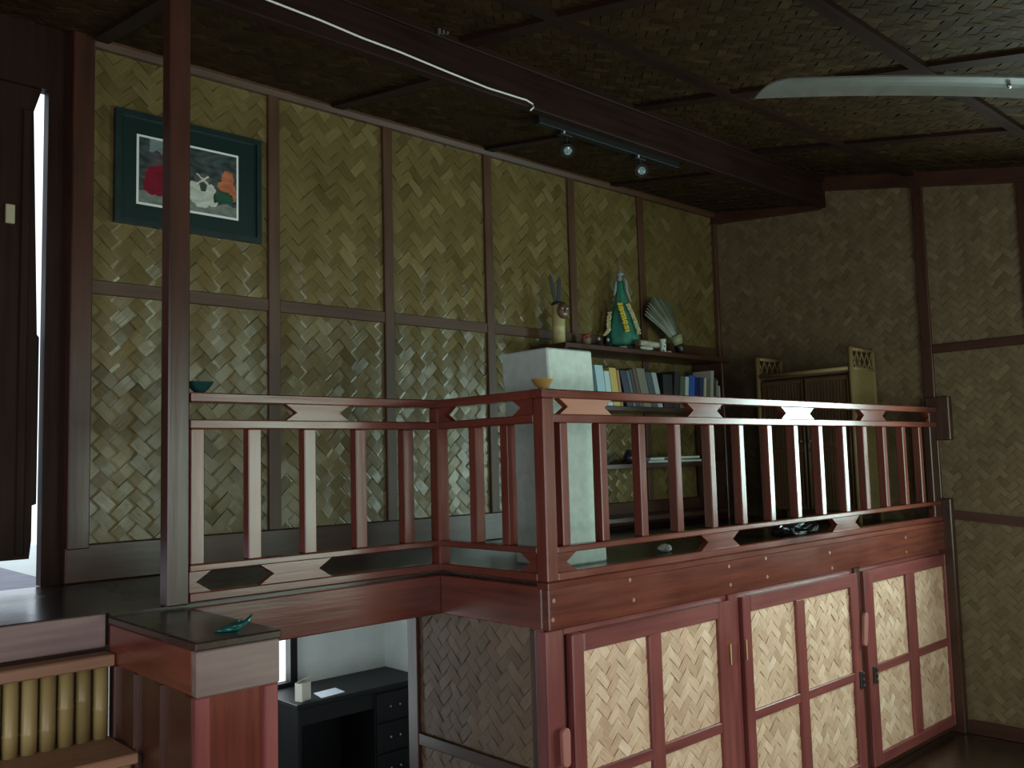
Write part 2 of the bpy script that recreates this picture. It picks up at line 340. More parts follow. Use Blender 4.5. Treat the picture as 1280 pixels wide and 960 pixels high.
# fascia boards round the loft edge
def fascia(name, label, x0, x1, y0, y1, ax):
    o = box(name, wood('red', ax), None, x0, x1, y0, y1, .993, 1.135, .004); tag(o, label, kind='structure'); return o
fascia('trim_1', 'red brown fascia board over the opening to the lower room', -4.124, X2+.034, Y1, Y1+.035, 'x')
fascia('trim_2', 'short dark red fascia board above the tan woven partition', X2, X2+.035, Y3+.0355, Y1, 'y')
f3 = fascia('trim_3', 'long red brown fascia board with wooden plugs above the cabinet doors', X2, 0, Y3, Y3+.035, 'x')
for (px, py) in [(692,751),(691,775),(787,725),(792,750),(911,708),(913,731),(957,698),(959,721),(1037,691),(1040,710),(1132,672),(1133,690)]:
    p = at(px, py, 1, Y3); m = MB(); pr = []
    for k in range(10): pr.append((p[0]+.0075*math.cos(k*.628), p[2]+.0075*math.sin(k*.628)))
    m.prism(pr, 'y', Y3-.0015, Y3+.001).build('wood_plug', flat('plug_wood', (.30, .12, .08), .5), f3)
box('ledge', wood('red', 'x'), f3, X2-.006, 0, Y3-.006, Y3+.05, 1.126, 1.150, .003)
t = box('trim_4', wood('grey', 'x'), None, -5.4, -4.345, -.84, -.82, 1.05, ZL-.002, .003); tag(t, 'reddish grey edge board of the landing above the stairs', kind='structure')

# woven partition under the short side of the loft
wp = box('wall_partition', BACKING, None, X2+.008, X2+.03, -1.40, -.70, .0, .993, 0); tag(wp, 'tan woven bamboo partition under the loft corner', kind='structure')
k_ = .0385/math.sqrt(2); yo = -1.392+12*2*k_+1.5*k_
weave(wp, BAM_PART, (X2+.008, yo, .03), (0, -1, 0), (0, 0, 1), 25.7*k_, .975, .0385, 2, skip=lambda u, v: u < .01 or u > 26*k_, single=lambda u, v: (1-v) if v > .5 else None, seed=31)
box('stile', wood('dark', 'z'), wp, X2-.012, X2+.03, -.752, -.69, 0, .993)
box('stile', wood('dark', 'z'), wp, X2-.0, X2+.03, -1.3895, -1.362, 0, .993)
box('rail', wood('dark', 'y'), wp, X2-.010, X2+.01, -1.378, -.752, .495, .540)
box('rail', wood('dark', 'y'), wp, X2-.010, X2+.01, -1.378, -.752, 0, .08)

# ================================================================== CABINET UNDER THE LOFT
YD = -1.44
cb = thing('built_in_cabinet', (-1.58, -1.1, 0), 'long red wood cabinet with three woven bamboo doors under the loft railing', 'cabinet')
box('jamb', wood('rose', 'z'), cb, X2+.001, -3.085, YD, YD+.05, 0, .990)
box('jamb', wood('dark', 'z'), cb, -3.085, -3.066, YD+.012, YD+.05, 0, .990)  # dark wood colour stands in for the shaded gap beside the door
box('jamb', wood('rose', 'z'), cb, -2.128, -2.062, YD, YD+.05, 0, .990)
box('jamb', wood('dark', 'z'), cb, -1.066, -1.014, YD-.001, YD+.05, 0, .990)  # flush strip coloured dark as the shade between the two doors
box('jamb', wood('rose', 'z'), cb, -.018, 0, YD, YD+.05, 0, .990, .002)
box('head_rail', wood('rose', 'x'), cb, X2+.03, -.0, YD+.015, YD+.05, .965, .992)
box('plinth', wood('dark', 'x'), cb, X2+.03, 0, YD+.015, YD+.05, 0, .035)
box('back_panel', BACKING, cb, X2+.03, -.01, -.69, -.67, 0, 1.0, 0)
def door(x0, x1, cols, label, stuffz):
    d = box('door', BACKING, cb, x0+.03, x1-.03, YD+.006, YD+.016, .06, .95, 0); d['label'] = label
    yf0, yf1 = YD-.016, YD+.02
    def stile(a, b): box('stile', wood('rose', 'z'), d, a, b, yf0, yf1, .04, .968, .004)
    stile(x0, cols[0][0]); stile(cols[-1][1], x1)
    xa, xb = cols[0][0], cols[-1][1]
    box('rail', wood('rose', 'x'), d, xa, xb, yf0, yf1, .905, .968, .004)
    box('rail', wood('rose', 'x'), d, xa, xb, yf0, yf1, .04, .092, .004)
    for a, b in cols: box('cross_rail', wood('rose', 'x'), d, a-.001, b+.001, yf0+.004, yf1-.004, .468, .508, .003)
    box('mullion', wood('rose', 'z'), d, cols[0][1], cols[1][0], yf0+.002, yf1-.002, .092, .905, .003)
    k_ = .036/math.sqrt(2); xo = xa+.008-1.5*k_
    weave(d, BAM_DOOR, (xo, YD+.006, .09), (1, 0, 0), (0, 0, 1), xb-xo+2*k_-.022, .82, .036, 2, skip=lambda u, v: u < .01, single=lambda u, v: (1-v) if v > stuffz else None, seed=int(-x0*100))
    return d
d1 = door(-3.058, -2.140, [(-3.001, -2.654), (-2.584, -2.222)], 'woven bamboo door beside the loft corner with a wooden turn button', .36)
d2 = door(-2.050, -1.072, [(-1.994, -1.636), (-1.566, -1.141)], 'woven bamboo middle door with a wooden turn button and dark hasp', .36)
d3 = door(-1.006, -.024, [(-.915, -.540), (-.443, -.056)], 'woven bamboo door next to the brown woven wall', .36)
def turn(x, z, h, lean, parent):
    m = MB(); pr = []
    for k in range(14):
        a = 2*math.pi*k/14; px, pz = .019*math.cos(a), .019*math.sin(a)+(h/2-.019)*(1 if math.sin(a) >= 0 else -1)
        pr.append((x+px+lean*pz, z+pz))
    m.prism(pr, 'y', YD-.036, YD-.017).build('turn_button', flat('button_wood', (.34, .12, .10), .45), parent, bevel=.003)
turn(-3.118, .62, .125, 0, cb); turn(-1.050, .70, .155, .16, d2)
for x, pa in ((-1.098, d2), (-.962, d3)):
    box('hasp', flat('hasp_iron', (.05, .04, .04), .45, .6), pa, x-.012, x+.012, YD-.024, YD-.016, .43, .51, .002)
    m = MB()
    for k in range(3): m.ball((x+.012, YD-.024, .44+k*.028), .008, .008, .012, 8, 6)
    m.build('hasp_staple', flat('hasp_iron', (.05, .04, .04), .45, .6), pa)
for x, pa in ((-2.158, d1), (-2.046, d2)):
    m = MB().tube([(x, YD-.02, .72), (x, YD-.02, .80)], .0035, 8)
    m.build('hinge', flat('brass', (.62, .45, .2), .35, 1), pa)
box('end_pilaster', wood('dark', 'z'), cb, -.05, -.0, -1.505, -1.40, 0, 1.275, .005)

# ================================================================== RAILING
ra = thing('loft_railing', (X2, Y3, 1.15), 'long red brown wooden railing with bow tie blocks and square balusters round the loft', 'railing')
ZS = dict(top=(1.756, 1.786), fr=(1.703, 1.756), r2=(1.674, 1.703), bal=(1.262, 1.674), r3=(1.240, 1.262), fb=(1.178, 1.240), r4=(1.150, 1.178))
T = .045
def run(ax, a0, a1, c, sgn, balls, tops, bots, bw, first=False):
    """ax: run direction, c: outer line, sgn: direction from the outer face inwards"""
    def bx(name, a, b, z0, z1, d0, d1, bev=.0035, mat=None):
        if ax == 'x': return box(name, wood('red', mat or 'x'), ra, a, b, c+sgn*d0, c+sgn*d1, z0, z1, bev)
        return box(name, wood('red', mat or 'y'), ra, c+sgn*d0, c+sgn*d1, a, b, z0, z1, bev)
    bx('top_rail', a0, a1, *ZS['top'], -.004, .06)
    bx('upper_rail', a0, a1, *ZS['r2'], 0, T)
    bx('lower_rail', a0, a1, *ZS['r3'], 0, T)
    bx('bottom_rail', a0, a1, *ZS['r4'], 0, T)
    for b in balls: bx('baluster', b-bw/2, b+bw/2, *ZS['bal'], .003, .044, .003, 'z')
    for (lst, (z0, z1), nt) in ((tops, ZS['fr'], .040), (bots, ZS['fb'], .048)):
        zm = (z0+z1)/2
        for (a, b, nl, nr) in lst:
            poly = [(a, z0), (b, z0)]+([(b-nt, zm)] if nr else [])+[(b, z1), (a, z1)]+([(a+nt, zm)] if nl else [])
            m = MB()
            if ax == 'x': m.prism(poly, 'y', c+sgn*.008, c+sgn*.036)
            else: m.prism(poly, 'x', c+sgn*.008, c+sgn*.036)
            m.build('bow_tie_block', wood('orange' if lst is tops and a < -2.5 and c == Y3 else 'red', ax), ra)
run('x', -4.118, X2+.06, Y1, 1, [-4.095, -3.905, -3.705, -3.503, -3.298],
    [(-3.79, -3.548, 1, 1)], [(-4.118, -4.05, 0, 1), (-3.885, -3.625, 1, 1)], .044)
run('y', Y3+.05, Y1, X2, 1, [-1.085, -1.255], [(-1.40, -1.30, 0, 1), (-.96, -.89, 1, 0)], [(-1.40, -1.32, 0, 1)], .040)
run('x', X2+.05, -.052, Y3, 1, [-3.066, -2.868, -2.652, -2.438, -2.214, -2.003, -1.784, -1.566, -1.346, -1.117, -.905, -.690, -.465, -.262],
    [(-3.078, -2.812, 1, 1), (-2.362, -2.125, 1, 1), (-1.672, -1.388, 1, 1), (-.935, -.655, 1, 1), (-.17, -.052, 1, 0)],
    [(-3.116, -3.020, 0, 1), (-2.31, -2.045, 1, 1), (-1.275, -1.005, 1, 1), (-.16, -.052, 1, 0)], .036)
box('corner_post', wood('red', 'z'), ra, X2-.002, X2+.05, Y3-.002, Y3+.05, 1.150, 1.757, .004)
box('corner_post', wood('red', 'z'), ra, X2-.002, X2+.05, Y1-.002, Y1+.05, 1.150, 1.757, .004)
box('corner_cap', wood('red', 'x'), ra, X2-.008, X2+.062, Y3-.008, Y3+.062, 1.756, 1.7865, .004)
box('end_post', wood('dark', 'z'), ra, -.13, -.052, Y3+.005, Y3+.045, 1.150, 1.756, .004)
box('wall_block', wood('dark', 'z'), ra, -.05, -.0, -1.53, -1.40, 1.60, 1.845, .005)

po = box('post', wood('dark', 'z'), None, -4.188, -4.122, Y1-.002, Y1+.060, ZL, 3.16, .005)
tag(po, 'slim dark square post from the loft floor to the ceiling beam', 'post')

# ================================================================== PEDESTAL AND STAIRS
PX0, PX1, PY0, PY1 = -4.342, -4.124, -1.45, -.86
pe = thing('stair_side_pedestal', ((PX0+PX1)/2, (PY0+PY1)/2, 0), 'red panelled wooden pedestal with a dark top beside the stairs', 'pedestal')
box('top_board', wood('floor', 'y'), pe, PX0-.004, PX1+.004, PY0-.004, PY1, 1.116, 1.138, .004)
box('front_board', wood('grey', 'x'), pe, PX0, PX1, PY0, PY0+.03, 1.006, 1.116, .004)
box('side_board', wood('red', 'y'), pe, PX0, PX0+.03, PY0+.03, PY1, 1.006, 1.116, .004)
box('front_panel', wood('red', 'z'), pe, PX0+.03, PX1-.03, PY0+.022, PY0+.04, 0, 1.006, 0)
for a, b in ((PX0+.001, PX0+.038), (PX1-.038, PX1-.001)): box('stile', wood('rose', 'z'), pe, a, b, PY0+.006, PY0+.03, 0, 1.006, .004)
box('side_panel', wood('dark', 'z'), pe, PX0+.012, PX0+.02, PY0+.03, PY1, 0, 1.006, 0)
for y in (PY0+.05, PY0+.24, PY0+.42, PY1-.022): box('side_stile', wood('dark', 'z'), pe, PX0, PX0+.02, y-.022, y+.022, 0, 1.006, .004)
box('inner_panel', wood('red', 'z'), pe, PX1-.02, PX1-.004, PY0+.03, PY1, 0, 1.006, 0)
st = thing('staircase', (-4.85, -1.2, 0), 'wooden stairs with bamboo pole risers climbing to the landing', 'stairs')
SX0, SX1 = -5.35, PX0-.002
POLE = bamboo('bamboo_pole', [(.20, .145, .055), (.29, .215, .085), (.35, .27, .11)], .4)
steps = [(-.916, 1.040, .033), (-1.096, .809, .028), (-1.276, .58, .03), (-1.456, .35, .03)]
steps_y = [s_[0] for s_ in steps]
for i, (y, z, th) in enumerate(steps):
    box('tread', wood('tan', 'x'), st, SX0, SX1, y, y+.255 if i else -.845, z-th, z, .004)
    zb = steps[i+1][1] if i+1 < len(steps) else 0
    box('light_stop_board', BACKING, st, SX0, SX1+.0015, y+.0605, y+.075, zb, z-th, 0)  # added behind the poles to stop light leaking from the lower room
    n = int((SX1-.02-SX0)/.0455)
    for k in range(n):
        x = SX1-.028-k*.0455; yy = y+.038
        zs = [zb, (zb+z-th)/2-.004, (zb+z-th)/2, (zb+z-th)/2+.004, z-th]; off = R.uniform(-.05, .05)
        zs = [zs[0], zs[1]+off, zs[2]+off, zs[3]+off, zs[4]]; r0 = R.uniform(.0195, .0225)
        m = MB().tube([(x, yy, q) for q in zs], [r0, r0, r0*1.08, r0, r0], 10)
        o = m.build('bamboo_pole', POLE, st, smooth=True)

# ================================================================== DESK IN THE LOWER ROOM
dk = thing('desk', (-1.75, 2.08, -.73), 'black wooden desk with drawers in the pale lower room', 'desk')
box('desk_top', BLACK, dk, -2.238, -1.19, 1.835, 2.345, -.03, 0, .004)
box('side_panel', BLACK, dk, -2.225, -2.195, 1.85, 2.34, -.73, -.03)
box('drawer_unit', BLACK, dk, -1.62, -1.20, 1.86, 2.34, -.70, -.03)
box('back_panel', BLACK, dk, -2.2, -1.62, 2.30, 2.33, -.73, -.03)
box('apron', BLACK, dk, -2.195, -1.62, 1.87, 1.89, -.15, -.03)
for k in range(3):
    z = -.05-k*.21; dw = box('drawer', BLACK, dk, -1.61, -1.21, 1.845, 1.862, z-.2, z, .004)
    for x in (-1.50, -1.42): MB().ball((x, 1.838, z-.1), .008).build('knob', flat('steel', (.5, .5, .5), .3, 1), dw, smooth=True)
t = thing('carton', (-2.14, 1.93, 0), 'small white open carton standing on the black desk', 'carton', rot=(0, 0, math.radians(20)))
CARD = flat('white_card', (.72, .70, .60), .7)
MB().box(-.045, .045, -.03, .03, 0, .115).build('carton_body', CARD, t, local=True)
MB().add([(-.045, .03, .115), (.045, .03, .115), (.075, -.03, .145), (-.02, -.04, .150), (-.045, .03, .118), (.045, .03, .118), (.075, -.03, .148), (-.02, -.04, .153)],
         [(0, 1, 2, 3), (7, 6, 5, 4), (0, 4, 5, 1), (1, 5, 6, 2), (2, 6, 7, 3), (3, 7, 4, 0)]).build('carton_flap', CARD, t, local=True)
t = MB().prism([(-2.03, 1.875), (-1.835, 1.90), (-1.82, 2.05), (-2.0, 2.03)], 'z', .0, .003).build('sheet_of_paper', flat('paper_blue_white', (.72, .78, .88), .6)); tag(t, 'pale sheet of paper lying on the black desk', 'paper')

# ================================================================== PICTURE
pc = thing('framed_picture', (-3.75, -.01, 2.52), 'dark green framed print of figures outdoors on the olive woven wall', 'picture')
GRN = flat('green_frame', (.005, .017, .016), .4, noise=.3, nscale=14)
fx0, fx1, fz0, fz1 = -4.056, -3.438, 2.518, 2.974
m = MB().box(fx0, fx1, -.034, -.002, fz1-.022, fz1).box(fx0, fx1, -.034, -.002, fz0, fz0+.022).box(fx0, fx0+.022, -.034, -.002, fz0+.022, fz1-.022).box(fx1-.022, fx1, -.034, -.002, fz0+.022, fz1-.022)
m.build('frame', GRN, pc)
box('mat_board', flat('green_mat', (.005, .019, .017), .35, coat=.2), pc, fx0+.02, fx1-.02, -.024, -.003, fz0+.02, fz1-.02, 0)
q0, q1 = at(171, 167, 1, -.025), at(298, 278, 1, -.025); ix0, ix1, iz1, iz0 = q0[0], q1[0], q0[2], q1[2]
iz0 = at(168, 254, 1, -.025)[2]
box('white_border', flat('print_border', (.72, .72, .70), .5), pc, ix0, ix1, -.0255, -.0235, iz0, iz1, 0)
NX, NZ = 128, 88; ix0 += .009; ix1 -= .009; iz0 += .009; iz1 -= .009
V = []; F = []
for j in range(NZ+1):
    for i in range(NX+1): V.append((ix0+(ix1-ix0)*i/NX, -.0262, iz0+(iz1-iz0)*j/NZ))
for j in range(NZ):
    for i in range(NX): a = j*(NX+1)+i; F.append((a, a+1, a+NX+2, a+NX+1))
pm = bpy.data.materials.new('print_ink'); N, L, b = nodes(pm); an = N.new('ShaderNodeVertexColor'); an.layer_name = 'ink'; L.new(an.outputs['Color'], b.inputs['Base Color']); b.inputs['Roughness'].default_value = .25
pr = MB(); pr.v = V; pr.f = F; po_ = pr.build('print', pm, pc)
ca = po_.data.color_attributes.new('ink', 'FLOAT_COLOR', 'CORNER'); rp = random.Random(5)
def ink(u, v):          # u right, v up, 0..1
    w_ = .5+.5*math.sin(u*23+3*math.sin(v*17))*math.sin(v*19+2*math.sin(u*13)); g_ = .03+.045*w_
    c = (g_*.9, g_*1.15, g_*1.15)
    if v > .74+.05*math.sin(u*20) and .10 < u < .45: c = (.13+.06*w_, .18+.06*w_, .18+.06*w_)
    if v < .17+.02*math.sin(u*30): c = (.13+.08*w_, .15+.08*w_, .13+.07*w_)
    def el(cx, cy, rx, ry): return ((u-cx)/rx)**2+((v-cy)/ry)**2 < 1+.25*math.sin(9*math.atan2(v-cy, u-cx)+cx*40)*.5
    if el(.17, .70, .085, .12) or el(.22, .62, .06, .09): c = (.045+.05*w_, .04+.04*w_, .045+.04*w_)
    if el(.34, .63, .06, .06): c = (.40, .22, .18)
    if el(.19, .40, .14, .20) or el(.16, .26, .13, .13) or el(.27, .50, .09, .07): c = (.15+.07*w_, .012, .025)
    if el(.35, .27, .05, .035) or el(.40, .20, .05, .03): c = (.50, .38, .36)
    if el(.56, .30, .10, .17) or el(.62, .20, .10, .13) or el(.70, .34, .075, .13) or el(.74, .18, .05, .07): c = (.40+.18*w_, .43+.16*w_, .37+.14*w_)
    if el(.63, .52, .085, .10): c = (.07+.05*w_, .075+.04*w_, .07+.03*w_)
    if el(.63, .52, .085, .10) and (abs((u-.64)-(v-.52)*.8) < .014 or abs((u-.64)+(v-.52)*.8) < .012): c = (.55, .54, .48)
    if el(.64, .40, .035, .07): c = (.05, .06, .05)
    if el(.77, .26, .025, .08): c = (.025, .03, .03)
    if el(.90, .60, .07, .13) or el(.88, .47, .09, .09) or el(.955, .38, .04, .14): c = (.36+.14*w_, .10+.07*w_, .05+.03*w_)
    if el(.86, .29, .10, .10): c = (.025, .06+.04*w_, .045)
    return c
vals = []
for p in po_.data.polygons:
    c = po_.data.vertices[p.vertices[0]].co+Vector(ORG[pc.name]); u = (c.x-ix0)/(ix1-ix0); v = (c.z-iz0)/(iz1-iz0); k = rp.uniform(.88, 1.12)
    cc = [x*k for x in ink(u+rp.uniform(-.004, .004), v+rp.uniform(-.005, .005))]
    vals += (cc+[1])*len(p.vertices)
ca.data.foreach_set('color', vals)

# ================================================================== CEILING FITTINGS
t = MB().tube([tuple(at(x, y, 1, -.868 if x < 600 else -.852)) for x, y in [(300, -15), (335, 0), (400, 25), (452, 47), (500, 65), (560, 90), (610, 110), (645, 121), (658, 125), (666, 130), (667, 134), (663, 138)]], .0042, 6).build('white_cable', flat('white_cable_plastic', (.75, .72, .66), .5), smooth=True)
tag(t, 'thin white cable clipped along the dark ceiling beam', 'cable')
tl = thing('track_light', (-2.0, -.775, 3.10), 'black track light with two spot heads on the loft ceiling beam', 'light')
TB = flat('track_black', (.007, .007, .008), .55, spec=.3)
box('track', TB, tl, -2.48, -1.45, -.797, -.757, 3.058, 3.097, .003)
def spot(x, tgt, zdrop):
    c = Vector((x, -.777, 3.062)); d = (Vector(tgt)-c).normalized()
    box('adaptor', TB, tl, x-.05, x+.03, -.795, -.76, 3.04, 3.064, .003)
    box('sticker', flat('sticker_white', (.5, .5, .5), .5), tl, x-.033, x-.024, -.7962, -.795, 3.046, 3.058, 0)
    hd = c+Vector((0.01, 0, -zdrop))
    MB().tube([c+Vector((0, 0, 0)), hd], .007, 8).build('stem', TB, tl)
    m = MB().tube([hd-d*.055, hd-d*.050, hd-d*.02, hd+d*.020, hd+d*.036], [.012, .022, .025, .033, .034], 18)
    s_ = m.build('lamp_head', TB, tl, smooth=False)
    MB().tube([hd+d*.0355, hd+d*.039, hd+d*.041], [.0205, .0185, .010], 18).build('lamp_lens', flat('lamp_glass', (.22, .30, .30), .12, 0, .9, noise=.5, nscale=90), s_, smooth=False)
spot(-2.29, (-3.2, -1.6, 2.2), .075); spot(-1.755, (-4.2, -3.0, 2.35), .075)

# ceiling fan whose blade reaches into view
hub = Vector((-2.56, -2.985, 2.47))
fan = thing('ceiling_fan', hub, 'grey ceiling fan with long narrow blades under the woven ceiling', 'fan')
FAN = flat('fan_grey', (.085, .085, .076), .5, spec=.3, noise=.12, nscale=30); FANM = flat('fan_metal', (.3, .32, .32), .35, .7)
MB().tube([hub+Vector((0, 0, .05)), (hub.x, hub.y, ceil_main(hub.y)-.02)], .012, 12).build('down_rod', FANM, fan)
MB().lathe([(.03, .05), (.10, .035), (.12, 0), (.11, -.05), (.05, -.08)], hub, 24).build('motor_housing', FANM, fan, smooth=True)
MB().lathe([(.06, 0), (.05, -.05), (.02, -.07)], (hub.x, hub.y, ceil_main(hub.y)+.0), 20).build('canopy', FANM, fan, smooth=True)
a0 = math.atan2(-2.46-hub.y, -3.365-hub.x)
for k in range(3):
    a = a0+k*2*math.pi/3; d = Vector((math.cos(a), math.sin(a), 0)); s_ = Vector((-math.sin(a), math.cos(a), 0))
    V = []; F = []; RN = 14; CN = 6
    for top in (0, 1):
        for i in range(RN+1):
            t_ = i/RN; rad = .20+t_*.775; hw = .042*(1-.15*t_); z = -.004-.035*t_*t_
            for j in range(CN+1):
                q = -1+2*j/CN; cut = .035*(q+1)/2*(1 if i == RN else 0)
                cam_ = .010*(1-q*q)+q*.008
                p = hub+d*(rad-cut)+s_*(q*hw)+Vector((0, 0, z+cam_-(0 if top else .004))); V.append(p)
    n1 = (RN+1)*(CN+1)
    for i in range(RN):
        for j in range(CN):
            a_ = i*(CN+1)+j; F.append((a_, a_+1, a_+CN+2, a_+CN+1)); F.append((n1+a_+CN+1, n1+a_+CN+2, n1+a_+1, n1+a_))
    for i in range(RN):
        for j in (0, CN):
            a_ = i*(CN+1)+j; F.append((a_, a_+CN+1, n1+a_+CN+1, n1+a_))
    for j in range(CN):
        for i in (0, RN):
            a_ = i*(CN+1)+j; F.append((a_, a_+1, n1+a_+1, n1+a_))
    m = MB(); m.add(V, F); bl = m.build('fan_blade', FAN, fan, smooth=False)
    MB().ball(hub+d*.30+s_*.0+Vector((0, 0, -.004)), .006).build('screw', flat('steel', (.5, .5, .5), .3, 1), bl, smooth=True)
    m = MB().tube([hub+d*.10, hub+d*.24+Vector((0, 0, -.004))], [.02, .012], 8); m.build('blade_arm', FANM, fan)

# ================================================================== THINGS ON THE LOFT
# tall pale box
bx0, bx1, by0, by1 = -2.795, -2.540, -1.165, -.905; tz = 1.978; sh = -.052
m = MB().box(bx0, bx1, by0, by1, ZL, tz); m.v = [(x+sh*(z-ZL)/(tz-ZL), y, z) for x, y, z in m.v]
t = m.build('tall_box', flat('pale_box_cloth', (.44, .50, .46), .7, noise=.10, nscale=30), bevel=.006)
tag(t, 'tall narrow pale grey box standing behind the railing corner', 'box')

# bookshelf
sh_ = thing('bookshelf', (-1.07, -.13, ZL), 'dark wooden open bookshelf against the olive woven wall', 'bookshelf')
SW = wood('dark', 'x'); BX0, BX1 = -1.80, -.315; SHZ = [2.172, 1.842, 1.515, 1.215]
for i, z in enumerate(SHZ): box('shelf_board', SW, sh_, BX0+.022 if i else BX0-.02, BX1-.022 if i else BX1+.02, -.25 if i else -.285, -.024, z-.028, z, .003)
for x in (BX0, BX1-.022): box('side_panel', wood('dark', 'z'), sh_, x, x+.022, -.25, -.024, ZL, 2.144, .003)
box('back_ledge', SW, sh_, -.80, BX1+.02, -.05, -.024, 2.172, 2.225, .003)

PAGES = flat('book_pages', (.62, .57, .45), .8)
def px2x(px): return float(np.interp(px, [745, 775, 805, 830, 860, 880, 900, 905], [-1.557, -1.352, -1.138, -.950, -.712, -.545, -.372, -.329]))
# (left px, right px at the foot, height, lean of the top in m, colour, label words)
BOOKS = [(742, 746, .19, -.15, (.50, .46, .33), 'thin cream'), (746.5, 751, .205, -.15, (.03, .08, .10), 'dark teal'), (751.5, 761.5, .225, -.15, (.38, .55, .62), 'broad light blue'),
 (762, 768.5, .195, -.15, (.45, .62, .66), 'shorter pale blue'), (769, 777.5, .215, -.15, (.55, .38, .10), 'yellow'), (778, 781, .205, -.15, (.38, .20, .08), 'thin orange brown'),
 (785.5, 793, .205, -.27, (.02, .03, .06), 'navy'), (793.5, 797, .205, -.27, (.10, .13, .17), 'slim slate grey'), (797.5, 801, .215, -.27, (.06, .045, .035), 'slim umber'), (801.5, 806, .225, -.27, (.10, .06, .045), 'chestnut brown'),
 (806.5, 816.5, .225, -.27, (.17, .16, .12), 'thick olive grey'), (817, 824, .205, -.27, (.05, .07, .09), 'dark slate'), (824.5, 830.5, .205, -.27, (.33, .36, .36), 'pale grey leaning'),
 (831.5, 843, .20, .0, (.012, .012, .013), 'broad black'), (843.5, 850.5, .225, .10, (.02, .02, .02), 'black white-topped'), (851, 857, .195, .10, (.09, .095, .06), 'dark olive'),
 (857.5, 862, .195, .10, (.42, .48, .50), 'pale blue grey'), (862.5, 869.5, .205, .10, (.03, .09, .38), 'bright blue'), (870, 875, .195, .10, (.018, .025, .10), 'midnight blue'), (875.5, 880.5, .195, .10, (.05, .06, .14), 'mottled indigo'),
 (881, 884, .195, .10, (.50, .50, .46), 'thin off-white'), (884.5, 888.5, .185, .10, (.16, .17, .10), 'moss green'), (889, 893, .245, .10, (.42, .40, .34), 'tall beige'), (893.5, 896, .20, .10, (.07, .07, .07), 'thin charcoal'), (896.5, 898.2, .185, .10, (.30, .29, .27), 'thin ash grey'), (901, 902.6, .15, .0, (.48, .47, .44), 'short whitish')]
for i, (p0, p1, h, ln, col, words) in enumerate(BOOKS):
    x0, x1 = px2x(p0)+.001, px2x(p1)-.001; xm = (x0+x1)/2; dpt = .14 if i % 3 else .155; z0 = 1.843
    b_ = thing('book', (xm, -.235, z0), words+' book standing on the upper board of the bookshelf', 'book', 'books on the upper board of the bookshelf')
    th = (x1-x0)/2; cv = flat('cover_'+words.replace(' ', '_').replace('-', '_'), col, .45)
    def sk(m):
        m.v = [(x+ln*z, y, z) for x, y, z in m.v]; return m
    cm = MB().box(-th, th, 0, .004, 0, h).box(-th, -th+.0025, .004, dpt, 0, h).box(th-.0025, th, .004, dpt, 0, h)
    sk(cm).build('cover', cv, b_, local=True)
    sk(MB().box(-th+.0025, th-.0025, .004, dpt-.004, .003, h-.004 if words != 'black white-topped' else h+.001)).build('page_block', PAGES, b_, local=True)
# magazines and a dark jar on the board below
for k, (p0, p1, z0, col, words) in enumerate([(810, 838, 1.515, (.33, .35, .36), 'grey magazine at the foot of the pile beside the dark jar'), (812, 830, 1.531, (.42, .46, .42), 'pale magazine on top of the grey one beside the dark jar'),
                                              (842, 876, 1.515, (.38, .46, .42), 'greenish white magazine lying at the bookshelf end'), (844, 874, 1.535, (.55, .58, .54), 'whitish magazine on top of the greenish one')]):
    a, b2 = at(p0, 570, 1, -.24)[0], at(p1, 570, 1, -.24)[0]
    t = MB().box(a, b2, -.245, -.06, z0+.001, z0+.015).build('magazine', flat('magazine_%d' % k, col, .5), bevel=.002); tag(t, words, 'magazine', 'magazines on the middle shelf board')
jx = at(787, 568, 1, -.15)[0]
t = MB().lathe([(.02, 0), (.035, .015), (.038, .04), (.025, .065), (.018, .072), (.022, .08)], (jx, -.15, 1.516), 16).build('jar', flat('jar_dark', (.02, .02, .025), .3), smooth=True); tag(t, 'small dark round jar on the middle shelf board', 'jar')

SHT = 2.173
# bamboo vase with carved face and feathers
vx = at(699, 430, 1, -.13)[0]
t = thing('bamboo_vase', (vx, -.13, SHT), 'pale bamboo vase with a carved face and dark feathers on the bookshelf', 'vase', rot=(0, 0, math.radians(-22)))
MB().lathe([(.036, 0), (.036, .10), (.038, .105), (.036, .11), (.036, .235), (.030, .24), (.029, .18)], (vx, -.13, SHT), 20).build('vase_body', flat('vase_bamboo', (.42, .36, .17), .45, noise=.2), t, smooth=True)
fc = MB().ball((vx+.012, -.172, SHT+.190), .036, .022, .044, 14, 10).build('carved_face', flat('carved_wood', (.10, .05, .03), .45), t, smooth=True)
for dx in (-.013, .015): MB().ball((vx+.012+dx, -.192, SHT+.200), .007, .005, .005, 8, 6).build('eye', flat('bone', (.5, .45, .35), .4), fc, smooth=True)
MB().ball((vx+.013, -.196, SHT+.188), .006, .007, .012, 8, 6).build('nose', flat('carved_wood', (.10, .05, .03), .45), fc, smooth=True)
MB().ball((vx+.013, -.192, SHT+.170), .014, .005, .005, 8, 6).build('mouth', flat('bone', (.5, .45, .35), .4), fc, smooth=True)
m = MB(); m.lathe([(.036, 0), (.040, .010), (.034, .018)], (vx, -.13, SHT+.225), 16).build('rim_band', flat('feather_dark', (.012, .013, .016), .5), t)
for dx, h_, lean in ((-.014, .185, -.035), (.004, .175, .012)):
    pts = []; n = 8
    L_ = [(-.5, 0), (-.8, .3), (-1, .6), (-.8, .9), (0, 1), (.8, .9), (1, .6), (.8, .3), (.5, 0)]
    MB().prism([(vx+dx+lean*v+.012*u, SHT+.215+h_*v) for u, v in L_], 'y', -.130+dx, -.124+dx).build('feather', flat('feather_dark', (.012, .013, .016), .5), t)

